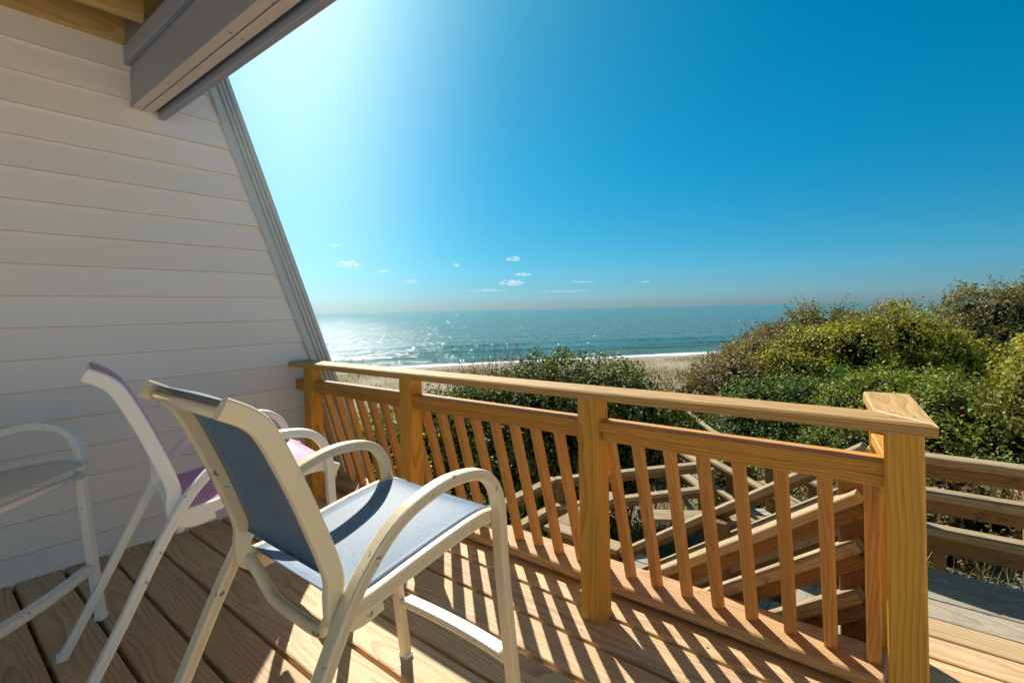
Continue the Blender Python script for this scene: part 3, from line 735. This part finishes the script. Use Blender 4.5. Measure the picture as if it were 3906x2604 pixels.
def make_chair(name, label, fabric, enamel):
    t = thing(name, label, 'chair', group='sling patio chairs on the deck')
    X = lambda x, p: Vector((x, p[0], p[1]))
    tube, thin = flat_tube(0.038, 0.029), flat_tube(0.026, 0.042, False)
    def part(nm, pts, sec, lat=(1, 0, 0), mat=enamel, smooth=False):
        V, F = sweep(pts, sec, lat); return place(nm, mesh(nm, V, F, mat, smooth), t, Matrix.Identity(4))
    for s in (-1, 1):
        part('arm_and_legs', catmull([X(s * .255, p) for p in ARM], 5), tube)
        part('back_upright', catmull([X(s * .222, p) for p in BACK], 5), thin)
        part('seat_rail', catmull([X(s * .226, p) for p in SEAT], 4), flat_tube(0.024, 0.038))
        for (y, z) in ((.590, .575), (1.083, .605)):
            part('bracket', [Vector((s * .225, y, z)), Vector((s * .246, y, z))], round_sec(0.013), (0, 0, 1), smooth=True)
        for p in (ARM[0], ARM[-1]):
            part('foot_cap', [X(s * .255, (p[0], 0.0)), X(s * .255, (p[0], 0.016))], flat_tube(0.043, 0.034, False), mat='framew')
    # cross tubes: bent rear spreader, footrest, top bar, front bar
    rs = [Vector((-.245, .592, .572)), Vector((-.19, .60, .555)), Vector((-.14, .612, .505)), Vector((-.10, .615, .485)), Vector((0, .617, .480)), Vector((.10, .615, .485)), Vector((.14, .612, .505)), Vector((.19, .60, .555)), Vector((.245, .592, .572))]
    part('rear_spreader', catmull(rs, 4), round_sec(0.0155, 12), (0, 0, 1), smooth=True)
    fr = [Vector((-.243, 1.117, .205)), Vector((-.22, 1.122, .205)), Vector((-.12, 1.130, .204)), Vector((0, 1.134, .203)), Vector((.12, 1.130, .204)), Vector((.22, 1.122, .205)), Vector((.243, 1.117, .205))]
    part('footrest_tube', catmull(fr, 4), round_sec(0.015, 12), (0, 0, 1), smooth=True)
    ft = [(-.021, -.004), (.021, -.004), (.021, .003), (.014, .005), (.0125, .0035), (.006, .005), (.0045, .0035), (-.0045, .0035), (-.006, .005), (-.0125, .0035), (-.014, .005), (-.021, .003)]
    pts = [p + Vector((0, 0, .019)) for p in catmull(fr[1:-1], 4)]
    V, F = [], []; m = len(ft)
    for p in pts: V += [(p.x, p.y + a, p.z + b) for a, b in ft]
    for i in range(len(pts) - 1): F += [[i * m + j, i * m + (j + 1) % m, (i + 1) * m + (j + 1) % m, (i + 1) * m + j] for j in range(m)]
    F += [list(range(m))[::-1], list(range(len(V) - m, len(V)))]
    place('footrest_tread', mesh('footrest_tread', V, F, 'framew'), t, Matrix.Identity(4))
    part('top_bar', [Vector((-.212, .392, 1.026)), Vector((.212, .392, 1.026))], round_sec(0.0125, 12), (0, 0, 1), smooth=True)
    part('front_bar', [Vector((-.232, 1.104, .590)), Vector((.232, 1.104, .590))], round_sec(0.0125, 12), (0, 0, 1), smooth=True)
    # slings
    def cloth(nm, prof, sag, hw=.213, nx=14, off=.016):
        P = catmull([(0, *p) for p in prof], 5); V, F = [], []
        for i, p in enumerate(P):
            tt = (P[min(i + 1, len(P) - 1)] - P[max(i - 1, 0)]).normalized(); n = Vector((0, -tt.z, tt.y))
            if n.z < 0 and nm == 'seat_sling': n = -n
            env = math.sin(math.pi * min(1, max(0, i / (len(P) - 1)))) ** .6
            for k in range(nx + 1):
                u = -1 + 2 * k / nx
                q = p + n * (off - sag * env * (1 - u * u))
                V.append((u * hw, q.y, q.z))
        m = nx + 1
        for i in range(len(P) - 1):
            F += [[i * m + k, i * m + k + 1, (i + 1) * m + k + 1, (i + 1) * m + k] for k in range(nx)]
        me = mesh(nm, V, F, fabric, True); o = place(nm, me, t, Matrix.Identity(4))
        md = o.modifiers.new('thickness', 'SOLIDIFY'); md.thickness = 0.0022; md.offset = 0
        return o
    cloth('seat_sling', [(.615, .568), (.680, .574), (.790, .596), (.920, .620), (1.020, .634), (1.075, .632), (1.110, .616)], .022)
    cloth('back_sling', [(.583, .640), (.583, .668), (.535, .800), (.487, .912), (.450, .985), (.420, 1.018), (.384, 1.041)], .018, hw=.210, off=-.012)
    return t

def set_chair(t, cx, cy, phi):
    t.location = (cx, cy, 0); t.rotation_euler = (0, 0, -phi)
blue = make_chair('patio_chair', 'cream metal patio chair with blue sling, nearest the railing', 'blue', 'frame')
set_chair(blue, -1.215, 0.0, 0.0)
pink = make_chair('patio_chair', 'white metal patio chair with pink sling behind the blue one', 'pink', 'framew')
set_chair(pink, -2.225, 0.030, R(10))
cream = make_chair('patio_chair', 'white metal patio chair with cream seat cut off by the left edge', 'cream', 'framew')
set_chair(cream, -3.256, -0.466, R(45))

# ------------------------------------------------------------------ shrubs
PAL = {
    'green':  [((.065, .130, .020), 5), ((.10, .165, .024), 4), ((.040, .085, .020), 3), ((.22, .24, .04), 2), ((.16, .08, .035), .8)],
    'yellow': [((.33, .28, .025), 5), ((.20, .21, .022), 4), ((.46, .36, .04), 2), ((.07, .10, .02), 2)],
    'tan':    [((.25, .20, .075), 4), ((.16, .17, .04), 5), ((.32, .27, .12), 2), ((.22, .12, .055), 1.5)],
    'brown':  [((.23, .145, .065), 5), ((.15, .11, .045), 3), ((.30, .23, .11), 2), ((.13, .12, .03), 2)],
    'red':    [((.24, .115, .055), 4), ((.20, .15, .05), 3), ((.30, .055, .03), .8), ((.14, .15, .03), 3), ((.34, .26, .15), 1.5)],
    'mixed':  [((.12, .17, .024), 5), ((.24, .24, .034), 3.5), ((.06, .095, .020), 3), ((.27, .16, .06), 1.2), ((.40, .06, .03), .12)],
    'hedge':  [((.060, .100, .018), 5), ((.12, .15, .022), 3), ((.030, .055, .014), 4), ((.26, .24, .035), 1.6), ((.20, .11, .045), 1.0), ((.38, .06, .03), .08)],
    'lush':   [((.16, .21, .028), 5), ((.30, .31, .045), 4), ((.08, .13, .024), 3), ((.30, .19, .06), 1.0), ((.42, .06, .03), .15)],
}
def rod(V, F, p0, p1, r0, r1):
    p0, p1 = Vector(p0), Vector(p1); t = (p1 - p0).normalized(); a = t.orthogonal().normalized(); b = t.cross(a); s = len(V)
    for p, r in ((p0, r0), (p1, r1)):
        for k in range(3): V.append(tuple(p + r * (a * math.cos(k * 2.094) + b * math.sin(k * 2.094))))
    for k in range(3): F.append([s + k, s + (k + 1) % 3, s + 3 + (k + 1) % 3, s + 3 + k])

def ico():
    import bmesh
    bm = bmesh.new(); bmesh.ops.create_icosphere(bm, subdivisions=3, radius=1.0)
    V = np.array([v.co[:] for v in bm.verts]); F = [[v.index for v in f.verts] for f in bm.faces]; bm.free(); return V, F
ICO_V, ICO_F = ico()

def leaves_mesh(C, N, size, cols, name, slim=0.55):
    n = len(C); a = rng.normal(size=(n, 3)); N = N / np.linalg.norm(N, axis=1, keepdims=True)
    N = N + 0.75 * rng.normal(size=(n, 3)); N /= np.linalg.norm(N, axis=1, keepdims=True)
    T = a - N * (a * N).sum(1, keepdims=True); T /= np.linalg.norm(T, axis=1, keepdims=True); B = np.cross(N, T)
    sz = size[:, None]
    V = np.empty((n, 4, 3)); V[:, 0] = C - T * sz; V[:, 1] = C + B * sz * slim + N * sz * .12; V[:, 2] = C + T * sz; V[:, 3] = C - B * sz * slim + N * sz * .12
    me = bpy.data.meshes.new(name); me.vertices.add(4 * n); me.loops.add(4 * n); me.polygons.add(n)
    me.vertices.foreach_set('co', V.astype(np.float32).ravel())
    me.loops.foreach_set('vertex_index', np.arange(4 * n, dtype=np.int32)); me.polygons.foreach_set('loop_start', np.arange(n, dtype=np.int32) * 4)
    me.update(calc_edges=True); me.materials.append(MW['leaf'])
    ca = me.color_attributes.new('Col', 'FLOAT_COLOR', 'POINT')
    cc = np.concatenate([cols, np.ones((n, 1))], 1); ca.data.foreach_set('color', np.repeat(cc, 4, 0).astype(np.float32).ravel())
    return me

def pick(pal, n):
    cs = np.array([c for c, w in PAL[pal]]); w = np.array([w for c, w in PAL[pal]]); i = rng.choice(len(cs), n, p=w / w.sum())
    return cs[i] * rng.uniform(0.75, 1.65, (n, 1))

def bush(name, label, cat, blobs, dens, leaf, pal, twigs=20, group=None, twig_len=0.35, bare=0.0):
    """blobs: (x, y, z, rx, ry, rz).  Leaves sit in clumps through the outer shell, twigs poke out."""
    leaf = leaf * 0.88; twigs = int(twigs * 1.5)
    b0 = blobs[0]; base = (b0[0], b0[1], float(ground_z(b0[0], b0[1])))
    t = thing(name, label, cat, base, group=group)
    B = np.array(blobs, float); Cs, Ns = [], []
    for b in B:
        area = 4 * math.pi * (((b[3] * b[4]) ** 1.6 + (b[3] * b[5]) ** 1.6 + (b[4] * b[5]) ** 1.6) / 3) ** (1 / 1.6)
        ncl = int(area * dens * 1.9 / 22); u = rng.normal(size=(ncl, 3)); u /= np.linalg.norm(u, axis=1, keepdims=True)
        keep = u[:, 2] > -0.55; u = u[keep]; ncl = len(u)
        lump = 1 + 0.16 * fbm(u[:, 0] * 3.1 + b[0], u[:, 1] * 3.1 + u[:, 2] * 2.7 + b[1], 2)
        rad = (0.76 + 0.29 * rng.random(ncl) ** 0.7) * lump
        cl = b[:3] + u * rad[:, None] * b[3:6]
        k = 22; cc = np.repeat(cl, k, 0) + rng.normal(size=(ncl * k, 3)) * leaf * 2.3
        nn = np.repeat(u / b[3:6], k, 0); nn[:, 2] += 0.5
        Cs.append(cc); Ns.append(nn)
    C = np.concatenate(Cs); Nn = np.concatenate(Ns)
    ok = np.ones(len(C), bool)
    for b in B: ok &= (((C - b[:3]) / (b[3:6] * 0.72)) ** 2).sum(1) > 1
    ok &= C[:, 2] > ground_z(C[:, 0], C[:, 1]) + 0.03
    C, Nn = C[ok], Nn[ok]; n = len(C)
    cols = pick(pal, n)
    # patches where one kind of leaf dominates
    pt = fbm(C[:, 0] * 1.7 + C[:, 2], C[:, 1] * 1.7 - C[:, 2], 4)[:, None]
    cols = cols * (1 + 0.22 * np.clip(pt, -1.2, 1.2))
    size = leaf * rng.uniform(0.45, 1.45, n)
    # twigs with their own leaves
    V, F = [], []; TC, TN = [], []
    for _ in range(twigs):
        b = B[rng.integers(len(B))]; u = rng.normal(size=3); u[2] = abs(u[2]) + 0.35; u /= np.linalg.norm(u)
        p = Vector(b[:3] + u * b[3:6] * 0.85); d = Vector((u[0] * .6, u[1] * .6, 1.0)).normalized()
        ln = twig_len * rng.uniform(.5, 1.5)
        for sgm in range(4):
            d = (d + Vector(rng.normal(size=3) * .22)).normalized(); q = p + d * ln / 4
            rod(V, F, p, q, .006 - .001 * sgm, .005 - .001 * sgm)
            if rng.random() > bare:
                for _k in range(4): TC.append(np.array(q) + rng.normal(size=3) * leaf * .7); TN.append(rng.normal(size=3))
            if sgm == 1: rod(V, F, q, q + (d + Vector(rng.normal(size=3) * .6)).normalized() * ln * .4, .004, .002)
            p = q
    if TC:
        TC, TN = np.array(TC), np.array(TN); C = np.concatenate([C, TC]); Nn = np.concatenate([Nn, TN])
        cols = np.concatenate([cols, pick(pal, len(TC))]); size = np.concatenate([size, leaf * .8 * rng.uniform(.6, 1.1, len(TC))])
    place('crown', leaves_mesh(C, Nn, size, cols, 'crown'), t, Matrix.Identity(4))
    # inner branches: stems up from the ground, then a near-black core painted as inner shade
    for b in B:
        for _k in range(5):
            gx, gy = b[0] + rng.normal() * .25 * b[3], b[1] + rng.normal() * .25 * b[4]
            p = Vector((gx, gy, float(ground_z(gx, gy)))); e = Vector(b[:3] + rng.normal(size=3) * b[3:6] * .45)
            m = (p + e) / 2 + Vector(rng.normal(size=3) * .12); rod(V, F, p, m, .022, .015); rod(V, F, m, e, .015, .008)
    tag(place('stems', mesh('stems', V, F, 'twig'), t, Matrix.Identity(4)), kind='stuff')
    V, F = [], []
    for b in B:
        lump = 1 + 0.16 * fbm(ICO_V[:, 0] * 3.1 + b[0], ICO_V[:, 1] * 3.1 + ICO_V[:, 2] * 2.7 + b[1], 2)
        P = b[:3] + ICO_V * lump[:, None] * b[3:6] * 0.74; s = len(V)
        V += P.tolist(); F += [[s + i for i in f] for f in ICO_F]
    tag(place('shade_core', mesh('shade_core', V, F, 'core', True), t, Matrix.Identity(4)), kind='stuff')
    return t

G1 = 'bushes on the dune beyond the railing'
def make_shrubs():
    # hedge behind the middle of the railing
    bush('dune_shrub', 'dense dark green hedge-like shrub behind the middle of the railing', 'shrub',
         [(-4.75, 6.35, -.72, 1.25, 1.1, 1.22), (-5.55, 5.95, -.80, 1.0, .9, 1.02), (-3.75, 7.25, -.85, 1.05, .95, 1.02), (-4.3, 7.3, -.8, 1.2, 1.0, 1.1),
          (-6.15, 5.65, -.95, .75, .7, .95), (-4.6, 5.6, -1.3, 1.0, .75, .85), (-5.4, 6.6, -.8, 1.1, .9, 1.05)], 760, .030, 'hedge', 60, G1, .30)
    bush('dune_shrub', 'yellow-green low shrub seen through the left balusters', 'shrub',
         [(-6.3, 5.0, -1.25, .85, .8, .95), (-5.7, 4.5, -1.6, .7, .6, .7), (-7.2, 5.4, -1.2, .8, .8, .9)], 480, .032, 'yellow', 16, G1, .25)
    bush('dune_shrub', 'dark low shrub below the landing left of the stairs', 'shrub',
         [(-4.1, 4.75, -1.75, .75, .65, .75), (-3.6, 5.6, -1.7, .75, .7, .75), (-4.6, 4.2, -1.8, .6, .5, .6)], 420, .032, 'green', 6, G1, .2)
    bush('bare_shrub', 'sparse twiggy shrub with bare branches against the sea', 'shrub',
         [(-6.35, 6.9, -.95, .75, .7, 1.1), (-5.9, 7.2, -.9, .55, .5, 1.0)], 150, .028, 'red', 60, G1, .62, 0.45)
    # slope on the right
    bush('dune_shrub', 'brown dry shrub at the foot of the slope by the far walkway', 'shrub',
         [(-4.6, 13.3, -1.55, 1.2, 1.1, 1.1), (-3.6, 12.9, -1.2, 1.25, 1.1, 1.2), (-5.3, 13.6, -2.1, .9, .9, .9), (-3.2, 14.3, -.75, 1.35, 1.2, 1.3), (-4.2, 14.8, -1.15, 1.3, 1.2, 1.2)], 520, .036, 'brown', 40, G1, .35, .3)
    bush('dune_shrub', 'tan twiggy shrub on the skyline left of the tallest one', 'shrub',
         [(-2.9, 18.2, -.25, 1.6, 1.4, 1.45), (-1.5, 19.2, -.35, 1.7, 1.4, 1.5), (-4.1, 17.4, -.75, 1.3, 1.2, 1.35)], 380, .040, 'tan', 70, G1, .55, .25)
    bush('dune_shrub', 'golden green rounded shrub in the middle of the slope', 'shrub',
         [(-1.75, 13.9, -.35, 1.3, 1.1, 1.15), (-.75, 14.6, -.15, 1.35, 1.1, 1.20), (-2.6, 13.2, -.85, 1.05, .95, 1.05), (.2, 14.4, -.45, 1.0, .9, 1.05)], 520, .038, 'yellow', 40, G1, .3)
    bush('dune_shrub', 'deep green shrub with red twigs low on the slope', 'shrub',
         [(-2.55, 10.9, -1.25, 1.0, .85, 1.0), (-1.75, 11.6, -1.1, .95, .8, .95), (-3.2, 11.4, -1.6, .8, .8, .85), (-1.9, 9.9, -1.75, .95, .75, .8)], 560, .034, 'green', 30, G1, .3)
    bush('dune_shrub', 'tallest tan-green shrub at the right edge against the sky', 'shrub',
         [(1.05, 18.0, .10, 1.5, 1.4, 1.55), (2.3, 18.4, .18, 1.8, 1.5, 1.6), (.55, 17.0, -.5, 1.1, 1.1, 1.3), (3.8, 18.4, .2, 1.7, 1.5, 1.6)], 420, .042, 'tan', 70, G1, .5, .2)
    bush('dune_shrub', 'bright green leafy shrub behind the end of the cap rail', 'shrub',
         [(-.85, 10.5, -.95, .95, .8, .98), (.1, 10.0, -1.05, 1.0, .85, .92), (.1, 11.0, -.95, 1.0, .8, .9), (.9, 9.6, -1.1, .95, .85, .92), (-1.1, 9.6, -1.4, .8, .65, .72)], 620, .032, 'lush', 30, G1, .25)
    bush('dune_shrub', 'yellow green shrub at the right edge below the tall one', 'shrub',
         [(1.25, 9.9, -.45, .8, .8, 1.0), (1.9, 9.3, -.55, .9, .9, 1.0), (1.7, 11.2, -.4, 1.0, 1.0, 1.1)], 560, .032, 'yellow', 24, G1, .3)
    bush('dune_shrub', 'reddish brown straggly shrub right behind the old landing rails', 'shrub',
         [(.15, 7.4, -1.35, .95, .8, .72), (1.1, 7.2, -1.35, .95, .8, .75), (-.7, 7.7, -1.55, .8, .7, .6), (2.1, 7.2, -1.3, 1.0, .8, .8)], 420, .030, 'red', 40, G1, .35, .4)
    bush('dune_shrub', 'olive undergrowth between the boardwalk and the slope', 'shrub',
         [(-2.6, 8.9, -1.9, .75, .6, .65), (-1.7, 8.7, -1.9, .75, .6, .6), (-.9, 8.2, -1.95, .7, .6, .55)], 420, .030, 'tan', 20, G1, .3)
    bush('dune_shrub', 'dark shrub in the shade under the right-hand landing', 'shrub',
         [(.5, 4.3, -1.6, .7, .5, .62), (1.5, 4.4, -1.6, .8, .55, .65), (2.5, 4.4, -1.6, .8, .55, .7)], 380, .028, 'green', 16, G1, .25)
make_shrubs()

def blades(name, label, n, region, hmin, hmax, pal, wid, seed_heads=0.0):
    pts = []
    while len(pts) < n:
        s, tt = rng.uniform(region[0], region[1]), rng.uniform(region[2], region[3])
        x, y = SN[0] * s + ST[0] * tt, SN[1] * s + ST[1] * tt
        if fbm(np.array([x * .35]), np.array([y * .35]), 6)[0] + rng.normal() * .5 < -0.35: continue
        pts.append((x, y))
    P = np.array(pts); z = ground_z(P[:, 0], P[:, 1]); n = len(P)
    h = rng.uniform(hmin, hmax, n); lean = rng.normal(size=(n, 2)) * .22 + np.array([.10, .05])
    b = np.stack([P[:, 0], P[:, 1], z - .02], -1); tip = b + np.stack([lean[:, 0] * h, lean[:, 1] * h, h], -1); mid = b + np.stack([lean[:, 0] * h * .3, lean[:, 1] * h * .3, h * .55], -1)
    ang = rng.uniform(0, math.pi, n); w = np.stack([np.cos(ang), np.sin(ang), ang * 0], -1) * (wid * rng.uniform(.6, 1.4, n))[:, None]
    V = np.stack([b - w, b + w, mid + w * .8, mid - w * .8, tip], 1); cols = pick(pal, n)
    V = V.reshape(-1, 3).tolist(); F = []
    for i in range(n): F += [[5 * i, 5 * i + 1, 5 * i + 2, 5 * i + 3], [5 * i + 3, 5 * i + 2, 5 * i + 4]]
    cc = np.repeat(cols, 5, 0).tolist()
    for i in np.nonzero(rng.random(n) < seed_heads)[0]:
        p = tip[i]; s0 = len(V); ww = wid * 2.6
        V += [(p[0] - ww, p[1], p[2] - .16), (p[0] + ww, p[1], p[2] - .12), (p[0] + ww * .5, p[1], p[2] + .08)]; F.append([s0, s0 + 1, s0 + 2]); cc += [[.16, .11, .06]] * 3
    me = mesh(name, V, F, 'leaf'); ca = me.color_attributes.new('Col', 'FLOAT_COLOR', 'POINT')
    ca.data.foreach_set('color', np.concatenate([np.array(cc), np.ones((len(cc), 1))], 1).astype(np.float32).ravel())
    tag(place(name, me), label, 'grass', kind='stuff')
PAL['straw'] = [((.30, .22, .10), 5), ((.22, .16, .07), 3), ((.17, .16, .055), 3), ((.36, .28, .15), 2)]
PAL['oliv'] = [((.14, .16, .05), 4), ((.24, .21, .09), 4), ((.30, .25, .13), 2)]
blades('dune_grass', 'straw-coloured dune grass and sea oats down to the beach', 60000, (12, 68, -28, 64), .25, .74, 'straw', .010, .08)
blades('undergrowth_grass', 'tufts of dry grass round the foot of the stairs', 7000, (3.2, 9.5, 1.0, 8.5), .12, .42, 'oliv', .006)

# ------------------------------------------------------------------ a gull far out
def make_bird():
    V = [(0, .30, 0), (.05, .05, .05), (0, -.30, 0), (-.05, .05, .05), (0, .05, -.06), (.75, -.10, .22), (.42, .12, .20), (.42, -.10, .20), (-.75, -.10, .05), (-.42, .12, .16), (-.42, -.10, .16)]
    F = [[0, 1, 3], [1, 2, 3], [0, 4, 1], [1, 4, 2], [2, 4, 3], [3, 4, 0], [1, 6, 7], [6, 5, 7], [1, 7, 2], [3, 10, 9], [9, 10, 8], [3, 2, 10]]
    M = Matrix.Translation((-57.5, 95.2, 12.0)) @ Matrix.Rotation(R(30), 4, 'Z') @ Matrix.Rotation(R(25), 4, 'Y')
    tag(place('gull', mesh('gull', V, F, 'bird'), None, M), 'tiny dark gull flying over the sea', 'bird')
make_bird()
